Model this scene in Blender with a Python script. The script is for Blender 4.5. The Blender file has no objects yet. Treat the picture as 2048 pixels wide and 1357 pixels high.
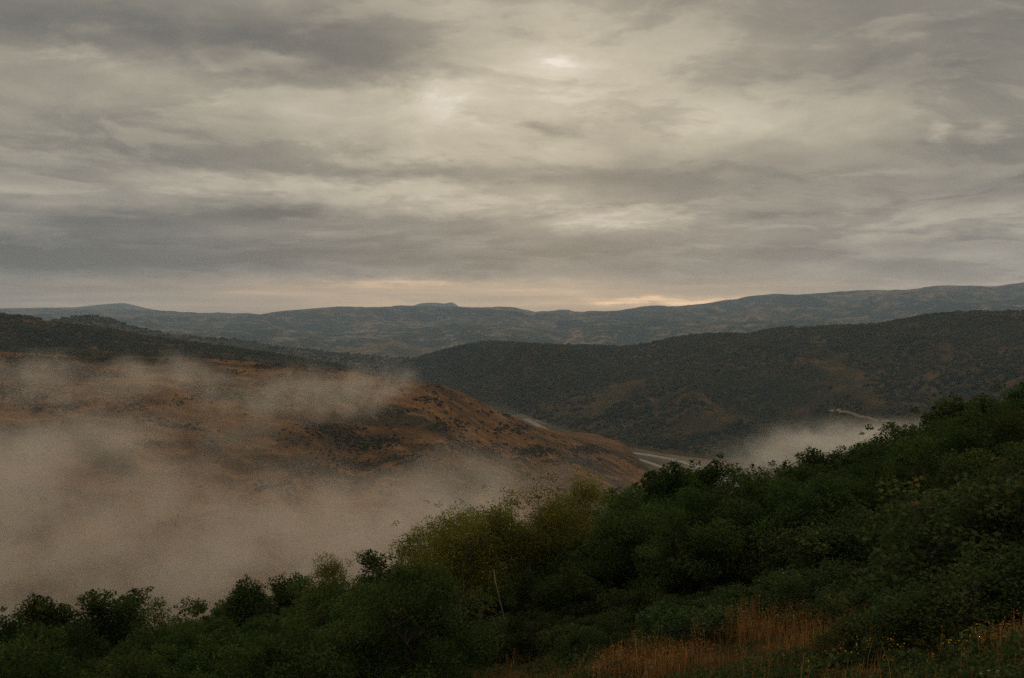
import bpy, math, random
import numpy as np
from mathutils import Vector, Matrix

R = math.radians
SC = bpy.context.scene
COL = SC.collection
rng = np.random.default_rng(11)
random.seed(11)

ORD = ('first second third fourth fifth sixth seventh eighth ninth tenth eleventh twelfth thirteenth fourteenth fifteenth sixteenth seventeenth eighteenth nineteenth twentieth '
       'twenty-first twenty-second twenty-third twenty-fourth twenty-fifth twenty-sixth twenty-seventh twenty-eighth twenty-ninth thirtieth').split()
for _t, _n in (('thirtieth', 'thirty'), ('fortieth', 'forty'), ('fiftieth', 'fifty')):
    if _t not in ORD: ORD.append(_t)
    ORD += [_n + '-' + k for k in ORD[:9]]

# ------------------------------------------------------------------ camera
CZ = 150.0                      # metres above the valley floor
F = 2276.0                      # focal length in pixels of the 2048 px wide photograph (40 mm)
PITCH = math.atan(38.5 / F)
cam_d = bpy.data.cameras.new('camera')
cam = bpy.data.objects.new('camera', cam_d)
COL.objects.link(cam)
cam.location = (0, 0, CZ)
cam.rotation_euler = (math.pi / 2 - PITCH, 0, 0)
cam_d.sensor_width = 36.0
cam_d.lens = 40.0
cam_d.clip_start = 0.1
cam_d.clip_end = 60000.0
SC.camera = cam

# ------------------------------------------------------------------ render settings
SC.view_settings.view_transform = 'Standard'
SC.view_settings.look = 'None'
SC.view_settings.gamma = 1.0
SC.view_settings.exposure = 0.0
SC.view_settings.use_curve_mapping = False
cy = SC.cycles
cy.max_bounces = 6
cy.diffuse_bounces = 3
cy.glossy_bounces = 1
cy.transmission_bounces = 3
cy.transparent_max_bounces = 8
cy.volume_bounces = 1
cy.volume_step_rate = 3.0
cy.volume_max_steps = 256
cy.use_denoising = False
cy.caustics_reflective = False
cy.caustics_refractive = False


# ------------------------------------------------------------------ node helper
class V:
    """a float socket with arithmetic"""
    def __init__(s, g, k): s.g, s.k = g, k
    def _m(s, op, b=None, c=None):
        n = s.g.nodes.new('ShaderNodeMath'); n.operation = op
        for i, v in enumerate((s, b, c)):
            if v is None: continue
            if isinstance(v, V): s.g.links.new(v.k, n.inputs[i])
            else: n.inputs[i].default_value = v
        return V(s.g, n.outputs[0])
    def __add__(s, b): return s._m('ADD', b)
    def __sub__(s, b): return s._m('SUBTRACT', b)
    def __mul__(s, b): return s._m('MULTIPLY', b)
    def __truediv__(s, b): return s._m('DIVIDE', b)
    __radd__ = __add__
    __rmul__ = __mul__
    def __rsub__(s, b): return (s * -1.0) + b
    def max(s, b): return s._m('MAXIMUM', b)
    def min(s, b): return s._m('MINIMUM', b)
    def pw(s, b): return s._m('POWER', b)
    def exp(s): return s._m('EXPONENT')
    def step(s, lo, hi):
        n = s.g.nodes.new('ShaderNodeMapRange'); n.interpolation_type = 'SMOOTHSTEP'
        s.g.links.new(s.k, n.inputs[0]); n.inputs[1].default_value = lo; n.inputs[2].default_value = hi
        n.inputs[3].default_value = 0; n.inputs[4].default_value = 1
        return V(s.g, n.outputs[0])


def vec(g, x, y, z):
    n = g.nodes.new('ShaderNodeCombineXYZ')
    for i, v in enumerate((x, y, z)):
        if isinstance(v, V): g.links.new(v.k, n.inputs[i])
        else: n.inputs[i].default_value = v
    return n.outputs[0]


def noise(g, co, scale, detail=4, rough=0.55, dist=0.0, out=0):
    n = g.nodes.new('ShaderNodeTexNoise')
    if co is not None: g.links.new(co, n.inputs['Vector'])
    n.inputs['Scale'].default_value = scale
    n.inputs['Detail'].default_value = detail
    n.inputs['Roughness'].default_value = rough
    n.inputs['Distortion'].default_value = dist
    return V(g, n.outputs[out])


def mixc(g, f, a, b, mode='MIX'):
    n = g.nodes.new('ShaderNodeMix'); n.data_type = 'RGBA'; n.blend_type = mode
    if isinstance(f, V): g.links.new(f.k, n.inputs[0])
    else: n.inputs[0].default_value = f
    for i, v in ((6, a), (7, b)):
        if isinstance(v, (tuple, list)): n.inputs[i].default_value = (*v[:3], 1)
        else: g.links.new(v, n.inputs[i])
    return n.outputs[2]


def ramp(g, f, stops):
    n = g.nodes.new('ShaderNodeValToRGB'); g.links.new(f.k, n.inputs[0])
    e = n.color_ramp.elements
    while len(e) < len(stops): e.new(0.5)
    for k, (p, c) in zip(e, stops): k.position = p; k.color = (*c, 1)
    return n.outputs[0]


# ------------------------------------------------------------------ sky
SUN_AZ, SUN_EL = R(2.4), R(12.5)
w = bpy.data.worlds.new('World'); SC.world = w; w.use_nodes = True
g = w.node_tree; g.nodes.clear()
out = g.nodes.new('ShaderNodeOutputWorld'); bg = g.nodes.new('ShaderNodeBackground')
g.links.new(bg.outputs[0], out.inputs[0])
sky = g.nodes.new('ShaderNodeTexSky'); sky.sky_type = 'NISHITA'; sky.sun_disc = False
sky.sun_elevation = SUN_EL; sky.sun_rotation = SUN_AZ
SKY_K = 0.1
w.cycles.sampling_method = 'MANUAL'; w.cycles.sample_map_resolution = 256
bg.inputs[1].default_value = SKY_K
tc = g.nodes.new('ShaderNodeTexCoord')
sep = g.nodes.new('ShaderNodeSeparateXYZ'); g.links.new(tc.outputs['Generated'], sep.inputs[0])
dx, dy, dz = (V(g, o) for o in sep.outputs)
elv = dz._m('ARCSINE')
azi = dx._m('ARCTAN2', dy)
up = dz.max(0.0)
q = up + 0.125                                        # the cloud deck is a curved sheet overhead
pu, pv = dx / q, dy / q
big = noise(g, vec(g, pu * 0.55, pv * 0.42, 3.1), 1.0, 3, 0.5)
wrp = noise(g, vec(g, pu * 0.8, pv * 0.6, 9.7), 1.0, 3, 0.5)
med = noise(g, vec(g, pu * 1.9 + wrp * 2.0, pv * 1.5 + wrp * 1.4, 1.3), 1.0, 6, 0.60)
fin = noise(g, vec(g, pu * 2.4 + wrp * 2.0, pv * 2.0, 5.5), 1.0, 4, 0.62)
wa = noise(g, vec(g, azi * 9.0, elv * 26.0, 2.0), 1.0, 5, 0.66) - 0.5
wb = noise(g, vec(g, azi * 11.0, elv * 34.0, 7.0), 1.0, 5, 0.66) - 0.5
az = azi + wa * 0.10
el = elv + wb * 0.035


adir = vec(g, az, el, 0.0)


def blob(px, py, sx, sy, amp, acc):
    """soft cloud feature centred where the photograph shows it (direction on the sky dome), added to acc"""
    a0 = math.atan((px - 1024) / F); e0 = math.atan((640 - py) / F)
    n = g.nodes.new('ShaderNodeVectorMath'); n.operation = 'MULTIPLY_ADD'
    g.links.new(adir, n.inputs[0]); n.inputs[1].default_value = (F / sx, F / sy, 0); n.inputs[2].default_value = (-a0 * F / sx, -e0 * F / sy, 0)
    d = g.nodes.new('ShaderNodeVectorMath'); d.operation = 'DOT_PRODUCT'
    g.links.new(n.outputs[0], d.inputs[0]); g.links.new(n.outputs[0], d.inputs[1])
    p = g.nodes.new('ShaderNodeMath'); p.operation = 'POWER'; p.inputs[0].default_value = 0.6065
    g.links.new(d.outputs['Value'], p.inputs[1])
    return V(g, p.outputs[0])._m('MULTIPLY_ADD', amp, acc)


deck = noise(g, vec(g, pu * 1.5 + wrp * 1.2, pv * 1.7 + wrp * 1.6, 12.4), 1.0, 6, 0.62)      # a lower broken deck with sharper edges
b = 0.365 + (big - 0.5) * 0.50 + (med - 0.5) * 0.75 + (fin - 0.5) * 0.22 + (deck.step(0.46, 0.55) - 0.5) * 0.15
for px, py, sx, sy, amp in [
        (360, 105, 330, 40, -0.19), (80, 60, 260, 50, -0.03), (700, 130, 160, 28, -0.10),
        (540, 130, 50, 10, 0.12), (60, 140, 190, 30, 0.10), (640, 215, 420, 40, 0.10),
        (1120, 150, 210, 75, 0.20), (1120, 128, 60, 16, 0.06), (1125, 126, 20, 7, 0.10), (1140, 190, 55, 6, 0.07), (900, 185, 70, 20, 0.08),
        (1120, 255, 30, 10, -0.13), (1050, 320, 300, 26, 0.07), (1850, 110, 260, 60, -0.10),
        (1885, 292, 14, 12, 0.09), (1975, 294, 20, 12, 0.11), (1810, 300, 160, 30, -0.06),
        (1300, 360, 330, 45, -0.10), (580, 428, 55, 9, -0.18), (500, 410, 60, 18, -0.12),
        (400, 375, 120, 18, 0.12), (30, 345, 90, 14, 0.14), (850, 400, 330, 18, 0.13), (760, 372, 160, 7, 0.08), (800, 350, 300, 14, -0.09), (100, 410, 150, 16, 0.10), (260, 450, 260, 18, -0.10), (1500, 250, 260, 30, 0.07), (700, 440, 14, 5, -0.08), (1220, 418, 40, 4, -0.08), (1490, 352, 40, 7, 0.06), (1720, 362, 70, 6, 0.07), (1600, 432, 50, 5, -0.07),
        (1250, 438, 130, 14, 0.15), (1800, 440, 190, 20, 0.13), (1550, 432, 110, 16, -0.11),
        (300, 515, 520, 30, -0.27), (1000, 510, 420, 22, -0.10), (1750, 520, 260, 24, -0.05),
        (30, 560, 200, 40, -0.16), (250, 330, 260, 40, -0.09)]:
    b = blob(px, py, sx, sy, amp * (1.65 if sx > 140 else 2.1), b)
cl = ramp(g, (((b - 0.45) * 1.2 + 0.45) + 0.25) * (1 / 1.5), [((p + 0.25) / 1.5, c) for p, c in [
    (-0.25, (0.105, 0.102, 0.094)), (0.0, (0.160, 0.150, 0.133)), (0.25, (0.248, 0.225, 0.186)), (0.45, (0.355, 0.318, 0.250)),
    (0.65, (0.482, 0.433, 0.332)), (0.85, (0.63, 0.568, 0.458)), (1.25, (0.95, 0.89, 0.83))]])
# lower deck is bluer, overhead deck is brighter (an overcast sky is brightest overhead)
low = 1.0 - elv.step(0.03, 0.16)
cl = mixc(g, low * 0.9, cl, mixc(g, 1.0, cl, (0.97, 0.98, 1.10), 'MULTIPLY'))
zen = (elv.step(0.2, 1.3) * 1.5 + 1.0)
cb = g.nodes.new('ShaderNodeVectorMath'); cb.operation = 'SCALE'
g.links.new(cl, cb.inputs[0]); g.links.new(zen.k, cb.inputs[3])
# warm break along the horizon below the deck, strongest towards the sun
hz = (1.0 - (elv + wb * 0.014).step(0.016, 0.044)) * ((azi * azi * -4.5).exp())
hs = noise(g, vec(g, azi * 6.0, elv * 130.0, 4.0), 1.0, 4, 0.55)
warm = ramp(g, blob(800, 576, 300, 15, 0.34, blob(1350, 603, 150, 8, 0.50, hs)),
            [(0.3, (0.50, 0.36, 0.25)), (0.55, (0.70, 0.48, 0.30)), (0.8, (1.05, 0.68, 0.38)), (1.0, (2.0, 1.25, 0.66))])
col = mixc(g, hz * 0.85, cb.outputs[0], warm)
sc = g.nodes.new('ShaderNodeVectorMath'); sc.operation = 'SCALE'
g.links.new(col, sc.inputs[0]); sc.inputs[3].default_value = 1.0 / SKY_K
cov = mixc(g, 0.97, sky.outputs[0], sc.outputs[0])
g.links.new(cov, bg.inputs[0])

# ------------------------------------------------------------------ sun, veiled by the cloud
sd = bpy.data.lights.new('sun', 'SUN'); sd.energy = 0.7; sd.angle = R(14); sd.color = (1.0, 0.87, 0.70)
so = bpy.data.objects.new('sun', sd); COL.objects.link(so)
so.rotation_euler = (-(math.pi / 2 - SUN_EL), 0, -SUN_AZ)


# ------------------------------------------------------------------ general helpers
def P(px, py, D):
    """the point that the photograph shows at pixel (px, py), D metres out"""
    u, v = (px - 1024) / F, -(py - 678.5) / F
    c, s = math.cos(PITCH), math.sin(PITCH)
    d = (u, c + v * s, v * c - s)
    k = D / d[1]
    return (u * k, D, CZ + d[2] * k)


def proj(x, y, z):
    c, s = math.cos(PITCH), math.sin(PITCH)
    zz = z - CZ
    f = y * c - zz * s
    v = y * s + zz * c
    return 1024 + F * x / f, 678.5 - F * v / f


def hsh(i, j, seed):
    h = (i.astype(np.int64) * 374761393 + j.astype(np.int64) * 668265263 + seed * 974634777) & 0xFFFFFFFF
    h = ((h ^ (h >> 13)) * 1274126177) & 0xFFFFFFFF
    return ((h ^ (h >> 16)) & 0xFFFFFF) / float(0xFFFFFF)


def vn(x, y, seed=0):
    x, y = np.asarray(x, float), np.asarray(y, float)
    i, j = np.floor(x), np.floor(y)
    a, b_ = x - i, y - j
    a = a * a * a * (a * (a * 6 - 15) + 10); b_ = b_ * b_ * b_ * (b_ * (b_ * 6 - 15) + 10)
    i = i.astype(np.int64); j = j.astype(np.int64)
    return ((hsh(i, j, seed) * (1 - a) + hsh(i + 1, j, seed) * a) * (1 - b_)
            + (hsh(i, j + 1, seed) * (1 - a) + hsh(i + 1, j + 1, seed) * a) * b_) * 2 - 1


def fbm(x, y, seed=0, oct=5, gain=0.5):
    t, a, n = 0, 1.0, 0
    for k in range(oct):
        t = t + a * vn(x * 2 ** k + 17.3 * k, y * 2 ** k - 9.1 * k, seed + k); n += a; a *= gain
    return t / n


def mesh(name, verts, faces, smooth=True, attr=None):
    """faces: an (n, 3 or 4) int array"""
    verts = np.asarray(verts, np.float32).reshape(-1, 3); faces = np.asarray(faces, np.int32)
    me = bpy.data.meshes.new(name)
    n, k = faces.shape
    me.vertices.add(len(verts)); me.vertices.foreach_set('co', verts.ravel())
    me.loops.add(n * k); me.loops.foreach_set('vertex_index', faces.ravel())
    me.polygons.add(n); me.polygons.foreach_set('loop_start', np.arange(0, n * k, k, dtype=np.int32))
    me.polygons.foreach_set('use_smooth', np.full(n, smooth))
    if attr is not None:
        a = me.attributes.new('tint', 'FLOAT', 'POINT'); a.data.foreach_set('value', np.asarray(attr, np.float32))
    me.update(); me.validate()
    return me


def link(name, me, mat=None, parent=None):
    o = bpy.data.objects.new(name, me)
    COL.objects.link(o)
    if mat is not None and me is not None and not me.materials: me.materials.append(mat)
    if parent is not None: o.parent = parent
    return o


def tag(o, label=None, cat=None, group=None, kind=None):
    if label: o['label'] = label
    if cat: o['category'] = cat
    if group: o['group'] = group
    if kind: o['kind'] = kind
    return o


def grid_faces(nu, nv):
    i = np.arange(nu - 1)[:, None] * nv + np.arange(nv - 1)[None, :]
    i = i.ravel()
    return np.stack([i, i + nv, i + nv + 1, i + 1], 1)


# ------------------------------------------------------------------ materials
def new_mat(name):
    m = bpy.data.materials.new(name); m.use_nodes = True
    g = m.node_tree; g.nodes.clear()
    o = g.nodes.new('ShaderNodeOutputMaterial')
    return m, g, o


def land_mat(name, dark, mid, light, s1, s2, cut=(0.42, 0.60), bump=0.0, bscale=1.0, stretch=1.0, speck=None, lightcut=(0.5, 0.68), sx=1.0):
    """a hillside of mixed brush and grass: patches at 1/s1 metres, mottling at 1/s2 metres"""
    m, g, o = new_mat(name)
    t = g.nodes.new('ShaderNodeTexCoord')
    mp = g.nodes.new('ShaderNodeMapping'); mp.inputs['Scale'].default_value = (sx, stretch, 1)
    g.links.new(t.outputs['Object'], mp.inputs[0]); co = mp.outputs[0]
    n1 = noise(g, co, s1, 5, 0.6, 0.6)
    n2 = noise(g, co, s2, 4, 0.65)
    n3 = noise(g, co, s2 * 5.3, 3, 0.7)
    f = n1 * 0.55 + n2 * 0.30 + n3 * 0.15
    c = mixc(g, f.step(*cut), dark, mid)
    c = mixc(g, (n2 * 0.5 + n1 * 0.2 + n3 * 0.3).step(*lightcut), c, light)
    if speck:
        c = mixc(g, n3.step(0.5, 0.62) * 0.7, c, speck)
    d = g.nodes.new('ShaderNodeBsdfDiffuse'); g.links.new(c, d.inputs[0]); d.inputs[1].default_value = 0.6
    if bump:
        bn = g.nodes.new('ShaderNodeBump'); bn.inputs['Strength'].default_value = bump
        bn.inputs['Distance'].default_value = bscale
        g.links.new((n2 * 0.6 + n3 * 0.4).k, bn.inputs['Height']); g.links.new(bn.outputs[0], d.inputs['Normal'])
    g.links.new(d.outputs[0], o.inputs[0])
    return m


def leaf_mat(name, a, b_, c_=None, trans=0.35, vary=0.38):
    """leaves: per-leaf tint attribute between a and b (c: the few turned leaves), some light through the blade"""
    m, g, o = new_mat(name)
    at = g.nodes.new('ShaderNodeAttribute'); at.attribute_name = 'tint'
    tv = V(g, at.outputs['Fac'])
    c = mixc(g, tv.step(0.0, 0.85), a, b_)
    if c_: c = mixc(g, tv.step(0.90, 0.97), c, c_)
    oi = g.nodes.new('ShaderNodeObjectInfo')
    hs = g.nodes.new('ShaderNodeHueSaturation')
    rnd = V(g, oi.outputs['Random'])
    g.links.new((rnd * 0.045 + 0.480).k, hs.inputs[0])
    hs.inputs[1].default_value = 1.0
    g.links.new(((rnd * 7.13)._m('FRACT') * (2 * vary) + (1 - vary)).k, hs.inputs[2])
    g.links.new(c, hs.inputs[4]); c = hs.outputs[0]
    d = g.nodes.new('ShaderNodeBsdfDiffuse'); g.links.new(c, d.inputs[0])
    tr = g.nodes.new('ShaderNodeBsdfTranslucent'); g.links.new(c, tr.inputs[0])
    mx = g.nodes.new('ShaderNodeMixShader'); mx.inputs[0].default_value = trans
    g.links.new(d.outputs[0], mx.inputs[1]); g.links.new(tr.outputs[0], mx.inputs[2])
    g.links.new(mx.outputs[0], o.inputs[0])
    return m


def plain_mat(name, a, b_, s, rough=0.9, bump=0.0):
    m, g, o = new_mat(name)
    t = g.nodes.new('ShaderNodeTexCoord')
    n1 = noise(g, t.outputs['Object'], s, 5, 0.65)
    p = g.nodes.new('ShaderNodeBsdfPrincipled')
    g.links.new(mixc(g, n1.step(0.35, 0.65), a, b_), p.inputs['Base Color'])
    p.inputs['Roughness'].default_value = rough; p.inputs['Specular IOR Level'].default_value = 0.2
    if bump:
        bn = g.nodes.new('ShaderNodeBump'); bn.inputs['Strength'].default_value = bump
        g.links.new(n1.k, bn.inputs['Height']); g.links.new(bn.outputs[0], p.inputs['Normal'])
    g.links.new(p.outputs[0], o.inputs[0])
    return m


M = {}
M['floor'] = land_mat('valley_floor', (0.05, 0.055, 0.03), (0.15, 0.11, 0.065), (0.25, 0.185, 0.11), 0.0022, 0.012, (0.42, 0.56))
M['range'] = land_mat('far_range', (0.03, 0.04, 0.03), (0.085, 0.075, 0.05), (0.26, 0.17, 0.10), 0.0019, 0.0075, (0.42, 0.58), lightcut=(0.50, 0.60))
M['foothill'] = land_mat('foothill', (0.03, 0.04, 0.028), (0.075, 0.07, 0.045), (0.28, 0.19, 0.11), 0.0028, 0.011, (0.44, 0.58), lightcut=(0.50, 0.60))
M['ridge'] = land_mat('brush_ridge', (0.026, 0.028, 0.011), (0.060, 0.045, 0.019), (0.115, 0.068, 0.028), 0.0048, 0.03, (0.38, 0.56), 0.6, 3.0, lightcut=(0.50, 0.62))
M['darkhill'] = land_mat('dark_hill', (0.022, 0.026, 0.012), (0.065, 0.045, 0.022), (0.14, 0.08, 0.035), 0.006, 0.035, (0.38, 0.58), 0.5, 2.0, lightcut=(0.49, 0.61))
M['spur'] = land_mat('hazy_spur', (0.04, 0.044, 0.026), (0.085, 0.072, 0.042), (0.17, 0.115, 0.062), 0.006, 0.03, (0.40, 0.58), 0.4, 2.0)  # lighter version of the dark hill's colours, with distance haze put into them
M['grasshill'] = land_mat('dry_grass_hill', (0.05, 0.036, 0.018), (0.168, 0.078, 0.031), (0.27, 0.142, 0.056), 0.010, 0.06, (0.42, 0.57), 0.5, 1.0, 1.1, (0.075, 0.05, 0.022), lightcut=(0.49, 0.61), sx=0.75)
M['fg'] = land_mat('hillside_earth', (0.03, 0.022, 0.011), (0.065, 0.040, 0.018), (0.12, 0.07, 0.03), 0.35, 1.8, (0.36, 0.6), 0.7, 0.08)
M['oak'] = leaf_mat('oak_leaves', (0.026, 0.046, 0.014), (0.070, 0.098, 0.028), (0.14, 0.10, 0.03))
M['aspen'] = leaf_mat('aspen_leaves', (0.085, 0.10, 0.022), (0.20, 0.185, 0.038), (0.48, 0.34, 0.045), 0.45, 0.2)
M['shrub'] = leaf_mat('shrub_leaves', (0.027, 0.046, 0.015), (0.066, 0.085, 0.030), (0.16, 0.11, 0.045), 0.3)
M['bark'] = plain_mat('grey_bark', (0.02, 0.016, 0.012), (0.05, 0.04, 0.03), 9.0)
M['palebark'] = plain_mat('pale_bark', (0.10, 0.082, 0.055), (0.21, 0.175, 0.12), 7.0)
M['aspenbark'] = plain_mat('aspen_bark', (0.20, 0.17, 0.12), (0.36, 0.31, 0.22), 7.0)
M['asphalt'] = plain_mat('pale_asphalt', (0.15, 0.125, 0.095), (0.19, 0.165, 0.13), 0.05, 0.9)
M['paint'] = plain_mat('road_paint', (0.7, 0.7, 0.66), (0.8, 0.8, 0.76), 0.5, 0.5)
M['dirt'] = plain_mat('dirt_track', (0.15, 0.10, 0.055), (0.21, 0.145, 0.08), 0.1)
M['scrub'] = land_mat('scrub_brush', (0.017, 0.024, 0.008), (0.040, 0.042, 0.014), (0.10, 0.058, 0.022), 0.006, 0.05, (0.38, 0.58), lightcut=(0.50, 0.62))
M['hillscrub'] = leaf_mat('hill_scrub_leaves', (0.050, 0.050, 0.020), (0.098, 0.078, 0.033), (0.12, 0.06, 0.025), 0.2)
M['straw'] = leaf_mat('straw', (0.15, 0.078, 0.024), (0.37, 0.205, 0.066), (0.52, 0.35, 0.14), 0.3, 0.05)
M['yellow'] = plain_mat('yellow_petals', (0.40, 0.25, 0.02), (0.55, 0.37, 0.03), 4.0)
M['rock'] = plain_mat('pale_rock', (0.42, 0.34, 0.26), (0.58, 0.49, 0.40), 8.0, 0.9, 0.5)

# ------------------------------------------------------------------ terrain
gs = 160
X, Y = np.meshgrid(np.linspace(-13000, 13000, gs), np.concatenate([np.linspace(-400, 6000, gs - 40), np.linspace(6100, 15500, 40)]), indexing='ij')
Z = fbm(X / 900, Y / 900, 3) * 5.0 * np.clip((Y - 1900) / 900, 0, 1)
ground = link('ground', mesh('ground', np.stack([X, Y, Z], -1).reshape(-1, 3), grid_faces(gs, gs)), M['floor'])
tag(ground, 'dry brown valley floor between the hills', kind='structure')


def fg_h(x, y):
    """the slope the photographer stands on; it falls away to the valley"""
    s = np.maximum(0, y - 48 - 0.1 * x)
    xx = np.where(x > 60, 60 + 40 * np.tanh((x - 60) / 40), x)
    z = CZ - 1.97 - 0.219 * y + 0.226 * xx - 0.42 * (np.sqrt(s * s + 900) - 30)
    z = z + fbm(x / 14, y / 14, 5, 3) * 0.45 * np.clip(np.hypot(x, y) / 14, 0.1, 1)
    return np.where(z > 8, z, 8 * np.exp((np.minimum(z, 8) - 8) / 8) - 4.0)


xs = np.sign(np.linspace(-1, 1, 241)) * np.abs(np.linspace(-1, 1, 241)) ** 2 * 420
ys = np.concatenate([np.linspace(-80, -2, 20), np.linspace(0, 70, 140), 70 + np.linspace(0, 1, 70)[1:] ** 1.6 * 480])
X, Y = np.meshgrid(xs, ys, indexing='ij')
fgo = link('hillside', mesh('hillside', np.stack([X, Y, fg_h(X, Y)], -1).reshape(-1, 3), grid_faces(len(xs), len(ys))), M['fg'])
tag(fgo, 'brown earth slope under the thicket', kind='structure')


class Hill:
    """a ridge: crest line with height, front foot line, width of the far side"""
    def __init__(s, crest, foot, back, amp, scale, seed, crest_amp=0.0, power=1.15, base=0.0):
        p = np.array([P(*c) for c in crest])
        xs = np.linspace(p[0, 0], p[-1, 0], 900)
        yc = np.interp(xs, p[:, 0], p[:, 1]); zc = np.interp(xs, p[:, 0], p[:, 2])
        k = np.exp(-np.linspace(-2, 2, 17) ** 2); k /= k.sum()
        s.sm = lambda a: np.convolve(np.pad(a, 8, 'edge'), k, 'valid')
        s.xs, s.yc, s.zc = xs, s.sm(yc), s.sm(zc)
        f = np.array(foot, float)
        s.yb = s.sm(np.interp(xs, f[:, 0], f[:, 1]))
        s.back, s.amp, s.scale, s.seed, s.ca, s.pw, s.base = back, amp, scale, seed, crest_amp, power, base

    def h(s, x, y):
        x, y = np.asarray(x, float), np.asarray(y, float)
        yc, zc, yb = (np.interp(x, s.xs, a) for a in (s.yc, s.zc, s.yb))
        t = np.where(y < yc, np.clip((y - yb) / np.maximum(yc - yb, 1), -0.15, 1), np.clip(1 - (y - yc) / s.back, 0, 1))
        pr = np.where(t > 0, np.sin(np.pi / 2 * np.clip(t, 0, 1)) ** s.pw, t)
        pr = np.where(t > 0, pr * 0.6 + 0.4 * np.clip(t, 0, 1), pr)
        bump = np.sin(np.pi / 2 * np.clip(t / 0.4, 0, 1)) * np.clip((1 - t) / 0.4, 0, 1) ** 1.4 * (y < yc)
        n = fbm(x / s.scale, y / s.scale * 0.6, s.seed, 6)
        r = 1 - np.abs(fbm(x / s.scale * 1.4 + n * 0.5, y / s.scale * 0.35, s.seed + 31, 4)) * 2
        z = s.base + (zc - s.base) * pr + bump * s.amp * (n + 0.5 * (r - 0.6)) + s.ca * fbm(x / (s.scale * 0.35), y / s.scale, s.seed + 77, 4)
        lim = CZ + (zc - CZ) * np.clip(y / yc, 0, 1) - 0.012 * np.maximum(yc - y, 0)
        return np.where(y < yc, np.minimum(z, lim), z)

    def build(s, name, mat, label, nu, nv):
        u = np.linspace(s.xs[0], s.xs[-1], nu)
        t = np.concatenate([np.linspace(-0.15, 1, nv), 1 + np.linspace(0, 1, nv // 4)[1:]])
        yc, yb = np.interp(u, s.xs, s.yc), np.interp(u, s.xs, s.yb)
        Y = np.where(t[None] <= 1, yb[:, None] + (yc - yb)[:, None] * t[None], yc[:, None] + s.back * (t[None] - 1))
        X = np.repeat(u[:, None], len(t), 1)
        Z = s.h(X, Y)
        Z[:, -1] = s.base - 6
        s.o = link(name, mesh(name, np.stack([X, Y, Z], -1).reshape(-1, 3), grid_faces(nu, len(t))), mat)
        tag(s.o, label, kind='structure')
        return s


far_peaks = Hill([(-400, 622, 13000), (-100, 618, 13000), (0, 617, 13000), (150, 615, 13000), (215, 608, 13000), (250, 606, 13000), (290, 617, 13000),
                  (400, 634, 13000), (540, 630, 13000), (575, 621, 13000), (600, 622, 13000), (650, 632, 13000), (800, 622, 13000), (838, 607, 13000),
                  (870, 605, 13000), (893, 609, 13000), (899, 604, 13000), (911, 604, 13000), (913, 614, 13000), (960, 630, 13000), (1200, 640, 13000), (1500, 650, 13000)],
                 [(-9000, 11500), (9000, 11500)], 900, 40, 1500, 41, 4).build('far_peaks', M['range'], 'faint blue far peaks with a small flat mesa', 500, 24)
far_range = Hill([(-450, 628, 9600), (-100, 622, 9600), (60, 620, 9600), (200, 617, 9500), (300, 621, 9500), (420, 626, 9400), (500, 629, 9400), (590, 626, 9300),
                  (640, 617, 9200), (690, 612, 9200), (740, 614, 9200), (800, 613, 9200), (880, 613, 9100), (960, 615, 9100), (1010, 615, 9100), (1050, 620, 9000),
                  (1110, 621, 9000), (1160, 624, 9000), (1200, 622, 9000), (1290, 614, 8900), (1380, 609, 8800), (1440, 602, 8700), (1500, 594, 8600), (1545, 587, 8500),
                  (1590, 591, 8500), (1650, 588, 8400), (1720, 582, 8300), (1800, 579, 8300), (1870, 570, 8200), (1920, 569, 8200), (1970, 571, 8100), (2048, 563, 8000),
                  (2200, 556, 8000), (2500, 560, 7900)],
                 [(-6000, 6700), (-1000, 6600), (1500, 6000), (6000, 5000)], 1500, 190, 620, 12, 22).build('far_range', M['range'], 'long blue hazy mountain range under the clouds', 620, 130)
near_range = Hill([(-350, 634, 7600), (0, 632, 7600), (150, 634, 7600), (300, 640, 7500), (420, 645, 7400), (520, 640, 7400), (600, 631, 7300), (680, 634, 7300), (760, 643, 7200), (840, 645, 7200), (920, 636, 7200), (1000, 630, 7100),
                   (1080, 638, 7100), (1160, 641, 7000), (1240, 633, 7000), (1320, 626, 6900), (1400, 629, 6900), (1480, 620, 6800), (1560, 611, 6800), (1640, 615, 6700), (1740, 606, 6600), (1840, 602, 6600), (1940, 604, 6500),
                   (2048, 596, 6400), (2300, 590, 6400)],
                  [(-5000, 6300), (0, 6100), (5000, 5200)], 700, 90, 420, 27, 18).build('near_range', M['range'], 'blue grey middle range before the far mountains', 520, 80)
foothills = Hill([(-300, 640, 6300), (0, 640, 6300), (200, 640, 6300), (330, 652, 6300), (460, 660, 6200), (560, 655, 6100), (640, 664, 6000), (720, 668, 5900), (790, 660, 5900),
                  (880, 652, 5900), (960, 648, 5900), (1040, 652, 5900), (1120, 660, 5800), (1220, 650, 5800), (1330, 643, 5700), (1450, 645, 5600), (1600, 640, 5500), (1800, 632, 5400),
                  (2048, 626, 5300), (2300, 622, 5300)],
                 [(-5000, 4600), (-1000, 4700), (200, 4700), (5000, 4000)], 900, 80, 420, 22, 8).build('foothills', M['foothill'], 'hazy foothills across the valley', 520, 100)
knoll = Hill([(540, 722, 4300), (600, 708, 4300), (680, 700, 4300), (750, 690, 4300), (790, 681, 4300), (820, 690, 4300), (860, 702, 4300), (930, 722, 4300)],
             [(-2000, 3700), (2000, 3700)], 500, 14, 300, 23, 2).build('pale_knoll', M['floor'], 'pale grassy knoll in the hazy valley', 160, 50)
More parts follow.
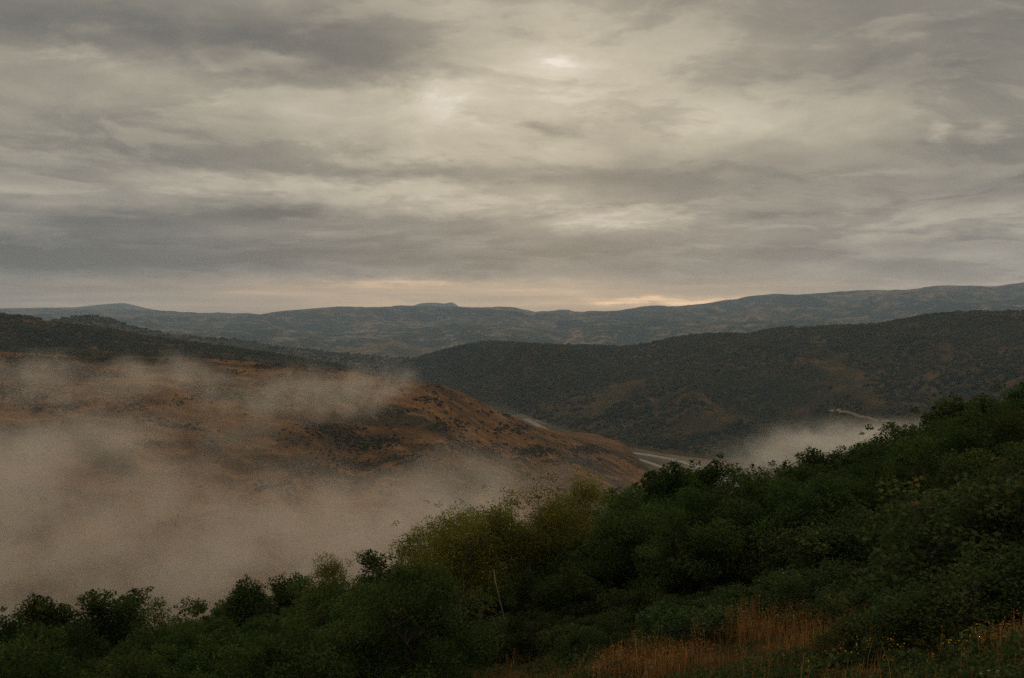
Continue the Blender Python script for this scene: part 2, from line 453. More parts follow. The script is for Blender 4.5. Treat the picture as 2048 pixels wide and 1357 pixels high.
spur_hill = Hill([(-300, 620, 2500), (-50, 655, 2500), (60, 655, 2550), (110, 641, 2600), (150, 634, 2600), (190, 632, 2600), (225, 640, 2600), (260, 652, 2620), (330, 665, 2650), (400, 677, 2680),
                    (440, 678, 2700), (480, 679, 2720), (540, 690, 2750), (600, 699, 2780), (680, 709, 2820), (750, 714, 2850), (820, 718, 2880), (870, 724, 2900), (930, 745, 2900)],
                   [(-2000, 1900), (-400, 2100), (200, 2500)], 700, 22, 300, 33, 3.5).build('distant_hill', M['spur'], 'dim rounded hill behind the dark brushy hill', 420, 70)
dark_hill = Hill([(-450, 585, 1400), (-150, 612, 1450), (0, 629, 1500), (60, 634, 1500), (110, 644, 1500), (180, 656, 1510), (250, 666, 1520), (320, 678, 1530), (400, 689, 1540), (480, 699, 1550), (560, 712, 1560),
                  (640, 727, 1570), (700, 738, 1580), (760, 752, 1590), (830, 772, 1600), (900, 800, 1600)],
                 [(-1500, 1000), (-300, 1080), (50, 1350)], 600, 16, 220, 44, 2.5).build('brushy_hill', M['darkhill'], 'dark brush covered hill behind the golden slope', 420, 80)
right_ridge = Hill([(740, 760, 2750), (790, 742, 2720), (830, 722, 2700), (870, 708, 2660), (920, 695, 2600), (970, 686, 2550), (1010, 686, 2500), (1080, 689, 2450), (1170, 692, 2380), (1250, 695, 2330),
                    (1290, 688, 2300), (1340, 676, 2270), (1380, 671, 2250), (1450, 668, 2220), (1500, 669, 2200), (1545, 660, 2180), (1590, 655, 2160), (1640, 654, 2140), (1700, 652, 2120), (1760, 650, 2100),
                    (1800, 641, 2080), (1850, 632, 2060), (1900, 627, 2040), (1960, 624, 2020), (2048, 621, 2000), (2200, 612, 1980), (2450, 600, 1950)],
                   [(-350, 2560), (-150, 2250), (0, 1900), (40, 1690), (67, 1590), (113, 1390), (150, 1320), (190, 1240), (260, 1150), (400, 1040), (800, 930), (1300, 900)],
                   700, 70, 250, 55, 3.0, 1.05).build('brush_ridge', M['ridge'], 'long dark brush covered ridge across the road', 620, 170)
grass_hill = Hill([(-500, 668, 820), (-200, 692, 850), (0, 705, 870), (120, 711, 885), (250, 711, 900), (330, 713, 908), (400, 716, 915), (480, 721, 922), (560, 727, 930), (640, 735, 940), (700, 743, 950),
                   (740, 751, 962), (780, 757, 975), (830, 761, 988), (880, 769, 1000), (930, 788, 1020), (980, 815, 1040), (1030, 838, 1055), (1080, 860, 1070), (1140, 879, 1085), (1200, 897, 1100),
                   (1250, 918, 1105), (1300, 944, 1110), (1340, 965, 1110)],
                  [(-700, 400), (-120, 430), (-20, 520), (40, 640), (80, 800), (120, 1000), (160, 1080)],
                  420, 15, 150, 66, 1.2, 0.95).build('grassy_hill', M['grasshill'], 'golden dry grass hill half veiled in mist', 520, 220)


def hit(hill, px, py, d0=300, d1=3500):
    """where the view through a pixel meets a hill"""
    D = np.linspace(d0, d1, 3000)
    a = np.array(P(px, py, 1.0)); k = D
    x, z = a[0] * k, CZ + (a[2] - CZ) * k
    below = z < hill.h(x, D)
    i = np.argmax(below) if below.any() else -1
    return np.array([x[i], D[i], float(hill.h(x[i], D[i]))])


# ------------------------------------------------------------------ roads
def strip(name, pts, width, mat, label, hfun=None, lift=0.25, line=None):
    p = np.array(pts, float)
    s = np.concatenate([[0], np.cumsum(np.hypot(*np.diff(p[:, :2], axis=0).T))])
    t = np.linspace(0, s[-1], max(12, int(s[-1] / 6)))
    q = np.stack([np.interp(t, s, p[:, k]) for k in range(2)], 1)
    for _ in range(12):
        q[1:-1] = (q[:-2] + q[1:-1] * 2 + q[2:]) / 4
    d = np.gradient(q, axis=0); d /= np.linalg.norm(d, axis=1)[:, None]
    n = np.stack([-d[:, 1], d[:, 0]], 1)

    def band(offs, dz):
        rows = []
        for o_, z_ in zip(offs, dz):
            e = q + n * o_
            rows.append(np.column_stack([e, (hfun(q[:, 0], q[:, 1]) if hfun else 0) + z_ + np.zeros(len(q))]))
        return np.stack(rows, 1).reshape(-1, 3)
    hw = width / 2
    me = mesh(name, band((-hw - 1.0, -hw, 0, hw, hw + 1.0), (-1.5, lift, lift + 0.08, lift, -1.5)), grid_faces(len(q), 5))
    o = tag(link(name, me, mat), label, kind='structure')
    if line:
        for off in line:
            link('road_line', mesh('road_line', band((off - 0.1, off + 0.1), (lift + 0.2, lift + 0.2)), grid_faces(len(q), 2)), M['paint'], o)
    return o


def floor_pt(px, py): return P(px, py, (CZ - 1) * F / (py - 640))


main_pts = [(20, 1720), (38, 1600)] + [floor_pt(*a)[:2] for a in [(1092, 859), (1110, 863), (1128, 873), (1170, 889), (1222, 902), (1262, 905), (1300, 910.5), (1340, 918), (1372, 925), (1410, 939), (1470, 968), (1560, 1010)]]
strip('highway', main_pts, 8.0, M['asphalt'], 'pale highway curving along the valley foot', None, 0.5, (-3.6, 3.6))
side_pts = [floor_pt(*a)[:2] for a in [(1240, 911), (1258, 914), (1288, 921), (1312, 930), (1345, 944), (1380, 962)]]
strip('side_road', side_pts, 7.0, M['asphalt'], 'pale side road beside the highway', None, 0.4)
tp = [hit(right_ridge, *a) for a in [(1664, 821), (1674, 824), (1684, 826), (1700, 830), (1722, 836), (1750, 840), (1785, 846)]]
strip('dirt_track', [p[:2] for p in tp], 5.0, M['dirt'], 'tan dirt track cut across the dark ridge', right_ridge.h, 0.6)

# ------------------------------------------------------------------ far brush: a mass nobody could count
ICO_V = None


def ico():
    t = (1 + 5 ** 0.5) / 2
    v = np.array([(-1, t, 0), (1, t, 0), (-1, -t, 0), (1, -t, 0), (0, -1, t), (0, 1, t), (0, -1, -t), (0, 1, -t), (t, 0, -1), (t, 0, 1), (-t, 0, -1), (-t, 0, 1)], float)
    v /= np.linalg.norm(v[0])
    f = np.array([(0, 11, 5), (0, 5, 1), (0, 1, 7), (0, 7, 10), (0, 10, 11), (1, 5, 9), (5, 11, 4), (11, 10, 2), (10, 7, 6), (7, 1, 8), (3, 9, 4), (3, 4, 2), (3, 2, 6), (3, 6, 8), (3, 8, 9), (4, 9, 5), (2, 4, 11), (6, 2, 10), (8, 6, 7), (9, 8, 1)])
    return v, f


def clumps(pts, size, name, mat, label):
    v, f = ico(); n = len(pts)
    a = rng.uniform(0, 6.28, n); ca, sa = np.cos(a), np.sin(a)
    W = v[None] * (1 + rng.uniform(-0.35, 0.35, (n, 12, 1)))
    W = np.stack([W[..., 0] * ca[:, None] - W[..., 1] * sa[:, None], W[..., 0] * sa[:, None] + W[..., 1] * ca[:, None], W[..., 2] * 0.75], -1)
    W = W * size[:, None, None] + pts[:, None, :]
    Fc = (f[None] + 12 * np.arange(n)[:, None, None]).reshape(-1, 3)
    o = link(name, mesh(name, W.reshape(-1, 3), Fc, True), mat)
    return tag(o, label, kind='stuff')


def scatter(hill, n, x0, x1, keep, smin, smax):
    x = rng.uniform(x0, x1, n * 6)
    yc, yb = np.interp(x, hill.xs, hill.yc), np.interp(x, hill.xs, hill.yb)
    y = yb + (yc - yb) * rng.uniform(0.02, 1.04, len(x))
    z = hill.h(x, y)
    px, py = proj(x, y, z)
    k = (px > -160) & (px < 2210) & keep(x, y, px, py)
    x, y, z = x[k][:n], y[k][:n], z[k][:n]
    s = rng.uniform(smin, smax, len(x)) * (0.7 + 0.6 * rng.random(len(x)))
    return np.stack([x, y, z + s * 0.25], 1), s


def ridge_keep(x, y, px, py):
    m = fbm(x / 130, y / 130 * 0.6, 91, 4) * 0.9 + fbm(x / 35, y / 35, 92, 3) * 0.6
    # the bald grassy streaks that run down the ridge
    for ax, ay, bx, by, wd in [(1600, 665, 1700, 760, 22), (1700, 760, 1750, 820, 16), (1620, 770, 1660, 800, 14), (1290, 760, 1180, 830, 14), (1380, 845, 1460, 832, 18),
                               (1000, 815, 1050, 850, 16), (1740, 790, 1760, 815, 12)]:
        L = math.hypot(bx - ax, by - ay)
        t = np.clip(((px - ax) * (bx - ax) + (py - ay) * (by - ay)) / L ** 2, 0, 1)
        d = np.hypot(px - ax - t * (bx - ax), py - ay - t * (by - ay))
        m = m - 0.9 * np.exp(-(d / wd) ** 2)
    tr = np.array([proj(*p) for p in tp])
    d = np.min(np.hypot(px[:, None] - tr[None, :, 0], (py[:, None] - tr[None, :, 1]) * 2), 1)
    return (m + rng.uniform(-0.5, 0.5, len(x)) > -0.10) & (d > 12)


p, s = scatter(right_ridge, 32000, -330, 1100, ridge_keep, 1.5, 4.2)
clumps(p, s, 'ridge_brush', M['scrub'], 'dark oak brush covering the long ridge')
p, s = scatter(dark_hill, 9000, -800, 30, lambda x, y, px, py: (fbm(x / 90, y / 60, 95, 4) + rng.uniform(-0.5, 0.5, len(x)) > -0.15) & (py < 740), 1.6, 3.2)
clumps(p, s, 'hill_brush', M['scrub'], 'dark brush covering the hill behind the golden slope')
p, s = scatter(spur_hill, 2600, -1300, -50, lambda x, y, px, py: (fbm(x / 120, y / 90, 96, 4) + rng.uniform(-0.5, 0.5, len(x)) > -0.1) & (py < 745), 2.2, 4.5)
clumps(p, s, 'far_hill_brush', M['scrub'], 'dim brush on the rounded hill farther back')


# leafy puffs on the golden hill
def puff(n, seed, leaf=0.5):
    r = np.random.default_rng(seed)
    d = r.normal(size=(n, 3)); d /= np.linalg.norm(d, axis=1)[:, None]; d[:, 2] = np.abs(d[:, 2]) * 0.9 - 0.1
    c = d * (0.55 + 0.45 * r.random((n, 1)))
    c[:, 2] = c[:, 2] * 0.8 + 0.1
    u = r.normal(size=(n, 3)); u /= np.linalg.norm(u, axis=1)[:, None]
    w_ = np.cross(u, r.normal(size=(n, 3))); w_ /= np.linalg.norm(w_, axis=1)[:, None]
    L = leaf * (0.6 + 0.8 * r.random((n, 1)))
    return np.stack([c - u * L, c + w_ * L * .7, c + u * L, c - w_ * L * .7], 1)


PATCH = [(265, 812, 40, 14), (300, 835, 30, 10), (420, 795, 60, 12), (520, 800, 45, 9), (660, 865, 90, 22), (720, 890, 70, 22), (620, 940, 60, 14), (560, 975, 70, 16), (640, 790, 30, 9), (520, 770, 25, 6),
         (880, 855, 36, 12), (900, 895, 50, 14), (960, 905, 60, 12), (1060, 905, 50, 10), (780, 830, 40, 10), (160, 745, 45, 9), (40, 790, 70, 14), (110, 815, 60, 12), (1020, 860, 30, 8), (700, 930, 60, 14),
         (820, 920, 45, 12), (1140, 925, 60, 9), (30, 880, 60, 18), (290, 885, 30, 7), (860, 800, 18, 6), (1180, 900, 40, 8), (470, 745, 40, 6), (330, 725, 50, 4), (560, 732, 60, 4), (660, 742, 50, 3), (190, 722, 80, 6), (60, 722, 110, 12), (20, 740, 60, 12), (200, 750, 60, 8), (420, 770, 50, 7), (760, 775, 30, 6), (350, 850, 60, 8)]


def patch_keep(x, y, px, py):
    m = np.zeros(len(x))
    for a, b_, sx, sy in PATCH:
        m = np.maximum(m, np.exp(-((px - a) / sx) ** 2 - ((py - b_) / sy) ** 2))
    m = m + fbm(x / 55, y / 22, 71, 5) * 0.55 - 0.10
    return (rng.random(len(x)) < np.clip((m - 0.04) * 1.2, 0.008, 0.8)) & (py < 1060)


p, s = scatter(grass_hill, 15000, -560, 140, patch_keep, 0.35, 1.25)
pf = np.stack([puff(24, k) for k in range(12)])
k = rng.integers(0, 12, len(p)); a = rng.uniform(0, 6.28, len(p))
W = pf[k].reshape(len(p), -1, 3)
W = np.stack([W[..., 0] * np.cos(a)[:, None] - W[..., 1] * np.sin(a)[:, None], W[..., 0] * np.sin(a)[:, None] + W[..., 1] * np.cos(a)[:, None], W[..., 2]], -1) * s[:, None, None]
W[..., 2] -= 0.2 * s[:, None]
W = (W + p[:, None]).reshape(-1, 3)
tint = np.repeat(rng.random(len(W) // 4), 4)
o = link('hillside_scrub', mesh('hillside_scrub', W, np.arange(len(W)).reshape(-1, 4), False, tint), M['hillscrub'])
tag(o, 'dark patches of low scrub on the golden hill', kind='stuff')

# single shrubs dotted over the golden nose of the hill
SHRUB_PX = [(941, 809), (955, 824), (981, 826), (771, 821), (877, 812), (900, 800), (920, 818), (850, 842), (868, 786), (905, 778), (960, 845), (1000, 846), (1015, 833), (1035, 868), (1050, 880), (990, 868),
            (930, 862), (912, 842), (830, 800), (845, 775), (1075, 893), (1100, 900), (800, 780), (812, 850), (1120, 890), (1150, 912), (740, 800), (1010, 890), (955, 885), (890, 826)]
shm = []
for kk in range(4):
    q4 = puff(150, 100 + kk, 0.26).reshape(-1, 3)
    shm.append(mesh('shrub_foliage', q4, np.arange(600).reshape(-1, 4), False, np.repeat(np.random.default_rng(kk).random(150), 4)))
for i, (px, py) in enumerate(sorted(SHRUB_PX)):
    h = hit(grass_hill, px, py)
    o = link('hillside_shrub', shm[i % 4], M['hillscrub'])
    o.location = (h[0], h[1], h[2] - 0.3); sz = 1.3 + 1.3 * random.random()
    o.scale = (sz * 1.3, sz * 1.2, sz); o.rotation_euler.z = random.uniform(0, 6.28)
    tag(o, 'lone dark shrub on the golden hill, %s from the misty end' % ORD[i], 'shrub', 'lone shrubs on the golden hill')


# ------------------------------------------------------------------ trees
def tube(pts, r0, r1, sides=6):
    p = np.array(pts, float); n = len(p)
    d = np.gradient(p, axis=0); d /= np.linalg.norm(d, axis=1)[:, None] + 1e-9
    ref = np.where(np.abs(d[:, 2:3]) > 0.9, np.array([[1.0, 0, 0]]), np.array([[0, 0, 1.0]]))
    a = np.cross(d, ref); a /= np.linalg.norm(a, axis=1)[:, None]; b_ = np.cross(d, a)
    r = np.linspace(r0, r1, n)[:, None]
    th = np.linspace(0, 2 * np.pi, sides, endpoint=False)
    v = p[:, None] + (a[:, None] * np.cos(th)[None, :, None] + b_[:, None] * np.sin(th)[None, :, None]) * r[:, None]
    f = []
    for i in range(n - 1):
        for j in range(sides):
            k = (j + 1) % sides
            f.append((i * sides + j, i * sides + k, (i + 1) * sides + k, (i + 1) * sides + j))
    return v.reshape(-1, 3), np.array(f)


def bent(a, b_, r, sag=0.12, n=6):
    a, b_ = np.array(a, float), np.array(b_, float)
    t = np.linspace(0, 1, n)[:, None]
    L = np.linalg.norm(b_ - a)
    off = r.normal(size=(1, 3)) * sag * L
    p = a + (b_ - a) * t + off * np.sin(np.pi * t)
    p[1:-1] += r.normal(size=(n - 2, 3)) * 0.02 * L
    return p


def leaves(c, L, r, droop=0.0):
    n = len(c)
    u = r.normal(size=(n, 3)); u[:, 2] = u[:, 2] * 0.6 - droop; u /= np.linalg.norm(u, axis=1)[:, None]
    nn = r.normal(size=(n, 3)) * 0.8 + np.array([[0, 0, 0.7]])
    w_ = np.cross(u, nn); w_ /= np.linalg.norm(w_, axis=1)[:, None] + 1e-9
    up_ = np.cross(w_, u)
    L = L * (0.65 + 0.7 * r.random((n, 1)))
    mid = c + u * L * 0.1 + up_ * L * 0.10
    return np.stack([c - u * L * 0.55, mid + w_ * L * 0.42, c + u * L * 0.6, mid - w_ * L * 0.42], 1)


def make_tree(seed, h, wid, base, nclump, nleaf, leaf, crad, stems, lean=0.1, top_sprigs=8, r0=0.06, shell=0.55, extra=()):
    """trunk mesh and crown mesh of a tree h metres tall and wid metres across"""
    r = np.random.default_rng(seed)
    nl = 5 + seed % 3                                    # the crown is a handful of uneven lobes
    th = np.arange(nl) * 2.4 + r.uniform(0, 6.28)
    lr = np.concatenate([[0.1], 0.34 + 0.30 * r.random(nl - 1)]) * wid / 2
    rz = (0.20 + 0.10 * r.random(nl)) * h * (1 - base) * 1.25
    tops_ = np.concatenate([[1.0], 0.68 + 0.28 * r.random(nl - 1)]) * h
    lc = np.stack([lr * np.cos(th), lr * np.sin(th), np.maximum(tops_ - rz, h * base + rz * 0.6)], 1)
    rh = (0.42 + 0.20 * r.random(nl)) * wid / 2
    w_ = rh ** 2; pick = r.choice(nl, nclump, p=w_ / w_.sum())
    d = r.normal(size=(nclump, 3)); d[:, 2] += 0.25; d /= np.linalg.norm(d, axis=1)[:, None]
    rad = (shell + (1 - shell) * r.random(nclump) ** 0.6)[:, None]
    cl_ = lc[pick] + d * rad * np.stack([rh[pick], rh[pick], rz[pick]], 1)
    skirt = r.random(nclump) < 0.28                      # leaves hanging down to the foot of the crown
    cl_[skirt, 2] = h * (base + 0.30 * r.random(skirt.sum())); cl_[skirt, :2] *= 1.1
    cl_[:, 2] = np.clip(cl_[:, 2], h * 0.05, h * 0.985)
    cr = crad * h * (0.6 + 0.8 * r.random(nclump)) * 0.5
    if top_sprigs:
        t = r.choice(np.where(cl_[:, 2] > np.quantile(cl_[:, 2], 0.6))[0], top_sprigs)
        sp = cl_[t] + r.normal(size=(top_sprigs, 3)) * [0.08 * h, 0.08 * h, 0.02 * h] + np.array([[0, 0, 1.0]]) * (0.05 + 0.09 * r.random((top_sprigs, 1))) * h
        cl_ = np.vstack([cl_, sp]); cr = np.concatenate([cr, crad * h * (0.10 + 0.14 * r.random(top_sprigs))])
    tv, tf, nb = [], [], 0

    def addt(pts, a, b_, sides=5):
        nonlocal nb
        v, f = tube(pts, a, b_, sides); tv.append(v); tf.append(f + nb); nb += len(v)
    tops = []
    for k in range(stems):
        a = r.uniform(0, 6.28)
        st = np.array([0.12 * k * math.cos(a), 0.12 * k * math.sin(a), -0.25])
        en = np.array([lean * wid * r.normal(), lean * wid * r.normal(), h * (0.62 + 0.2 * r.random())])
        path = bent(st, en, r, 0.06, 9); tops.append(path)
        addt(path, r0 * (1 - 0.12 * k), r0 * 0.28, 7)
    for c in cl_[::max(1, len(cl_) // 40)]:
        path = tops[r.integers(len(tops))]
        i = int(np.clip(np.searchsorted(path[:, 2], c[2] - 0.25 * h), 2, len(path) - 2))
        addt(bent(path[i], path[i] + (c - path[i]) * 0.85, r, 0.04, 5), r0 * 0.30, r0 * 0.06, 4)
    for e in extra: addt(e[0], e[1], e[2], 5)
    cs = []
    for c, q_ in zip(cl_, cr):
        n = max(6, int(nleaf * (q_ / (crad * h * 0.5)) ** 2))
        dd = r.normal(size=(n, 3)); dd /= np.linalg.norm(dd, axis=1)[:, None]
        cs.append(c + dd * q_ * (0.35 + 0.75 * r.random((n, 1)) ** 0.7) * [1.15, 1.15, 0.8])
    hue = np.concatenate([np.full(len(c), 0.35 * r.random()) for c in cs])
    cs = np.vstack(cs)
    q4 = leaves(cs, leaf, r)
    tint = np.repeat(np.clip(hue + r.random(len(cs)) * 0.66, 0, 1), 4)
    tm = mesh('trunk', np.vstack(tv), np.vstack(tf))
    cm = mesh('crown', q4.reshape(-1, 3), np.arange(len(cs) * 4).reshape(-1, 4), True, tint)
    return tm, cm, h


OAK = [make_tree(200 + k, 4.0, 3.3 + 0.5 * (k % 3), 0.10, 60, 270, 0.080, 0.20, 3, 0.12, 14, 0.06, 0.7) for k in range(6)]
OAKN = [make_tree(260 + k, 4.0, 1.75 + 0.25 * (k % 3), 0.10, 62, 250, 0.072, 0.18, 2, 0.10, 14, 0.06, 0.6) for k in range(6)]
OAKS = [make_tree(280 + k, 2.6, 2.5 + 0.3 * k, 0.04, 54, 290, 0.050, 0.22, 3, 0.15, 8, 0.035, 0.7) for k in range(3)]
ASP = [make_tree(300 + k, 5.0, 2.3 + 0.35 * k, 0.36, 105, 150, 0.052, 0.15, 2, 0.07, 20, 0.055, 0.35) for k in range(4)]
SPARSE = [make_tree(330 + k, 5.0, 2.0, 0.26, 80, 60, 0.055, 0.17, 2, 0.08, 14, 0.045, 0.3) for k in range(2)]
SHR = [make_tree(400 + k, 1.3, 2.1, 0.0, 60, 110, 0.05, 0.30, 3, 0.25, 5, 0.02, 0.5) for k in range(4)]
for tm, cm, _ in OAK + OAKN + OAKS: tm.materials.append(M['bark']); cm.materials.append(M['oak'])
for tm, cm, _ in ASP + SPARSE: tm.materials.append(M['aspenbark']); cm.materials.append(M['aspen'])
for tm, cm, _ in SHR: tm.materials.append(M['bark']); cm.materials.append(M['shrub'])


def put_tree(name, proto, x, y, h, label, cat, group=None, wide=1.0, rz=None):
    e = link(name, None)
    e.empty_display_size = 0.3
    e.location = (x, y, float(fg_h(np.array(x), np.array(y))) - 0.05)
    k = h / proto[2]
    e.scale = (k * wide, k * wide, k)
    e.rotation_euler.z = random.uniform(0, 6.28) if rz is None else rz
    link('trunk', proto[0], None, e); link('crown', proto[1], None, e)
    return tag(e, label, cat, group)


def at_skyline(px, py, D):
    """stand a tree D metres out so that its top reaches pixel (px, py); returns x, y, height"""
    x, y, z = P(px, py, D)
    return x, y, z - float(fg_h(np.array(x), np.array(y)))


SKYLINE = [(-140, 1235), (0, 1215), (60, 1200), (190, 1184), (260, 1188), (340, 1205), (400, 1195), (470, 1180), (520, 1165), (600, 1130), (690, 1112), (740, 1105), (800, 1085), (860, 1055), (890, 1010), (960, 985),
           (1040, 970), (1100, 952), (1180, 958), (1230, 978), (1260, 960), (1340, 938), (1420, 932), (1500, 930), (1600, 910), (1640, 902), (1700, 895), (1760, 870), (1800, 840), (1860, 815), (1930, 795), (2048, 772), (2200, 740)]
SKX, SKY = np.array(SKYLINE).T


def sky_y(px): return np.interp(px, SKX, SKY)


SKY_TREES = [
    # px, py, D, kind, variant, label
    (10, 1212, 33, 'o', 0, 'dark oak at the lower corner where the skyline meets the mist'),
    (75, 1200, 36, 'o', 1, 'rounded dark oak next to the corner oak, under the mist'),
    (190, 1182, 35, 'o', 2, 'flat topped dark oak standing out against the mist'),
    (262, 1184, 38, 'o', 3, 'oak with two thin sprigs poking up into the mist'),
    (325, 1196, 36, 'o', 4, 'low broad oak in the dip of the misty skyline'),
    (396, 1190, 38, 'o', 5, 'narrow pointed oak beside the notch in the skyline'),
    (432, 1204, 41, 'o', 0, 'small pale oak filling the notch in the skyline'),
    (495, 1164, 36, 'o', 1, 'dark bushy oak with clumped top before the rise'),
    (560, 1152, 38, 'o', 2, 'dark oak at the foot of the taller olive tree'),
    (745, 1104, 37, 'o', 3, 'compact dark oak between two olive trees on the skyline'),
    (800, 1090, 38, 'o', 4, 'leafy oak stepping up towards the yellowing aspens'),
    (1250, 962, 36, 'o', 5, 'dark oak just past the thin yellowing aspens'),
    (1300, 945, 38, 'o', 0, 'dark oak in front of the golden foot of the hill'),
    (1345, 936, 39, 'o', 1, 'rounded oak beneath the pale highway'),
    (1385, 938, 41, 'o', 2, 'broad oak covering the near end of the highway'),
    (1424, 926, 39, 'o', 3, 'oak with a raised tuft at the end of the highway'),
    (1478, 928, 41, 'o', 4, 'oak with thin twiggy top before the ridge foot'),
    (1505, 926, 42, 'o', 5, 'oak with one spiky sprig before the ridge foot'),
    (1560, 922, 43, 'o', 0, 'low smooth topped oak under the white mist patch'),
    (1625, 904, 43, 'o', 1, 'domed oak against the white mist patch'),
    (1682, 900, 44, 'o', 2, 'small oak with a pointed tuft in the white mist patch'),
    (1715, 892, 45, 'o', 3, 'oak climbing towards the tall dark corner of the wood'),
    (1762, 866, 44, 'o', 4, 'gappy oak where the white mist patch ends'),
    (1800, 838, 45, 'o', 5, 'tall dark oak right above the mist patch'),
    (1855, 812, 46, 'o', 0, 'tall dark oak on the rise against the brushy ridge'),
    (1905, 800, 47, 'o', 1, 'dense dark oak near the top of the wood'),
    (1970, 788, 48, 'o', 2, 'broad oak second from the top of the wood'),
    (2040, 770, 48, 'o', 3, 'highest dark oak at the frame edge'),
    (2110, 755, 48, 'o', 4, 'dark oak beyond the highest one at the frame edge'),
    (660, 1110, 31, 'a', 0, 'olive green aspen with leaves sprinkled along its top'),
    (862, 1042, 32, 'a', 1, 'slim olive aspen with a pointed crown over the mist'),
    (968, 984, 30, 'a', 2, 'round headed yellow green aspen with a bare pale trunk'),
    (1082, 950, 32, 's', 0, 'thin yellow leaved aspen with see through crown'),
    (1035, 985, 31, 'a', 3, 'yellowing aspen close beside the round headed one'),
    (1162, 952, 33, 'a', 0, 'dark olive aspen between the thin yellow one and the oaks'),
    (1215, 975, 35, 's', 1, 'nearly bare little aspen beside the dark oaks'),
    (922, 1012, 29, 'a', 1, 'yellow green aspen just before the round headed one, over the mist'),
    (1122, 972, 31, 'a', 2, 'full yellow green aspen below the thin see through one'),
]
placed = []
for px, py, D, kd, v, lab in SKY_TREES:
    x, y, h = at_skyline(px, py, D)
    pr = {'o': OAKN, 'a': ASP, 's': SPARSE}[kd][v]
    put_tree('oak_tree' if kd == 'o' else 'aspen_tree', pr, x, y, h, lab, 'tree',
             'oaks along the skyline of the wood' if kd == 'o' else 'aspens standing in the thicket', 1.0)
    placed.append((x, y, 1.2))

# the thicket behind and below the skyline
HANDLE = ['corner oak', 'rounded oak under the mist', 'flat topped oak', 'oak with two thin sprigs', 'low broad oak in the dip', 'narrow pointed oak', 'small pale oak in the notch', 'bushy oak before the rise',
          'oak at the foot of the olive aspen', 'compact oak between olive trees', 'oak stepping up to the aspens', 'oak past the thin aspens', 'oak before the golden foot', 'rounded oak beneath the highway',
          'broad oak at the highway end', 'oak with a raised tuft', 'oak with thin twiggy top', 'oak with one spiky sprig', 'smooth topped oak', 'domed oak by the mist patch', 'oak with a pointed tuft',
          'oak climbing to the dark corner', 'gappy oak', 'tall oak above the mist patch', 'tall oak on the rise', 'dense oak near the top', 'broad oak second from top', 'highest oak', 'oak beyond the highest',
          'sprinkled olive aspen', 'slim pointed aspen', 'round headed aspen', 'thin yellow aspen', 'yellowing aspen', 'dark olive aspen', 'nearly bare aspen', 'aspen before the round headed one', 'full aspen below the thin one']
below = []                       # (column, top pixel row, object, what it is)


def note(o, px, tpy, what):
    if px > 2110 or px < -90:                        # beyond the edge of the photograph; seen only from a step aside
        o['label'] = '%s past the edge of the view' % what if px > 2110 else '%s before the corner oak, past the edge' % what
        o['group'] = what + ('s past the far edge' if px > 2110 else 's before the corner')
        return
    i = int(np.argmin([abs(px - t[0]) for t in SKY_TREES]))
    below.append((i, tpy, o, what))


tries, made = 0, 0
while tries < 18000 and made < 330:
    tries += 1
    px = random.uniform(-220, 2380); D = random.uniform(17, 54)
    x = (px - 1024) / F * D
    gz = float(fg_h(np.array(x), np.array(D)))
    gpx, gpy = proj(x, D, gz)
    if px > 1090 and gpy > 1262 - 0.19 * (px - 1200): continue
    if 880 < px <= 1090 and gpy > 1300: continue
    if 930 < px < 1060 and D < 31: continue
    h = random.uniform(2.0, 4.8) if D > 33 else random.uniform(1.6, 3.4)
    lim = float(sky_y(px)) + (random.uniform(24, 170) if px < 1230 else random.uniform(16, 90)) + (60 if 860 < px < 1230 else 0)
    _, tpy = proj(x, D, gz + h)
    if tpy < lim:
        h = P(px, lim, D)[2] - gz
    if h < 1.5 or proj(x, D, gz + h)[1] > 1385: continue
    if any((x - a) ** 2 + (D - b_) ** 2 < (0.75 * (0.55 + 0.16 * h) * c) ** 2 for a, b_, c in placed): continue
    asp = 560 < px < 1150 and D > 34 and random.random() < 0.14
    if asp:
        t_ = put_tree('aspen_tree', random.choice(ASP), x, D, h, None, 'tree', 'aspens half buried in the thicket', 0.9)
    else:
        t_ = put_tree('oak_tree', random.choice(OAK if D > 33 else OAKS), x, D, h, None, 'tree', 'oaks of the thicket', random.uniform(0.85, 1.1))
    note(t_, px, proj(x, D, gz + h)[1], 'olive aspen crown' if asp else 'oak crown')
    placed.append((x, D, 1.0 + h * 0.12)); made += 1
print('thicket trees', made)

# low shrubs before the wood, over the open slope
GAPS = [(1475, 1265, 70), (1520, 1270, 70), (1580, 1275, 80), (1640, 1290, 60), (1780, 1195, 50), (1715, 1220, 30), (1300, 1290, 60), (1400, 1320, 40)]
made = 0; tries = 0; sp = []
while tries < 9000 and made < 200:
    tries += 1
    px = random.uniform(900, 2600); D = random.uniform(13.5, 30)
    x = (px - 1024) / F * D
    gpy = proj(x, D, float(fg_h(np.array(x), np.array(D))))[1]
    lo = 1300 - 0.04 * (px - 1090)
    if gpy > lo + 25 or gpy < 1030 - 0.25 * max(0, px - 2048) or (px < 1090 and gpy < 1290): continue
    if any((x - a) ** 2 + (D - b_) ** 2 < 0.72 for a, b_ in sp): continue
    near = gpy > 1200
    if any(abs(px - a) < w_ and -25 < gpy - b_ < 60 for a, b_, w_ in GAPS): continue
    h = random.uniform(0.55, 0.95) if near else random.uniform(0.9, 1.9)
    if near and random.random() < 0.45: continue
    t_ = put_tree('leafy_shrub', random.choice(SHR), x, D, h, None, 'shrub', 'low shrubs on the open slope', random.uniform(0.9, 1.3))
    note(t_, px, gpy, 'low leafy shrub')
    sp.append((x, D)); made += 1
print('shrubs', made)
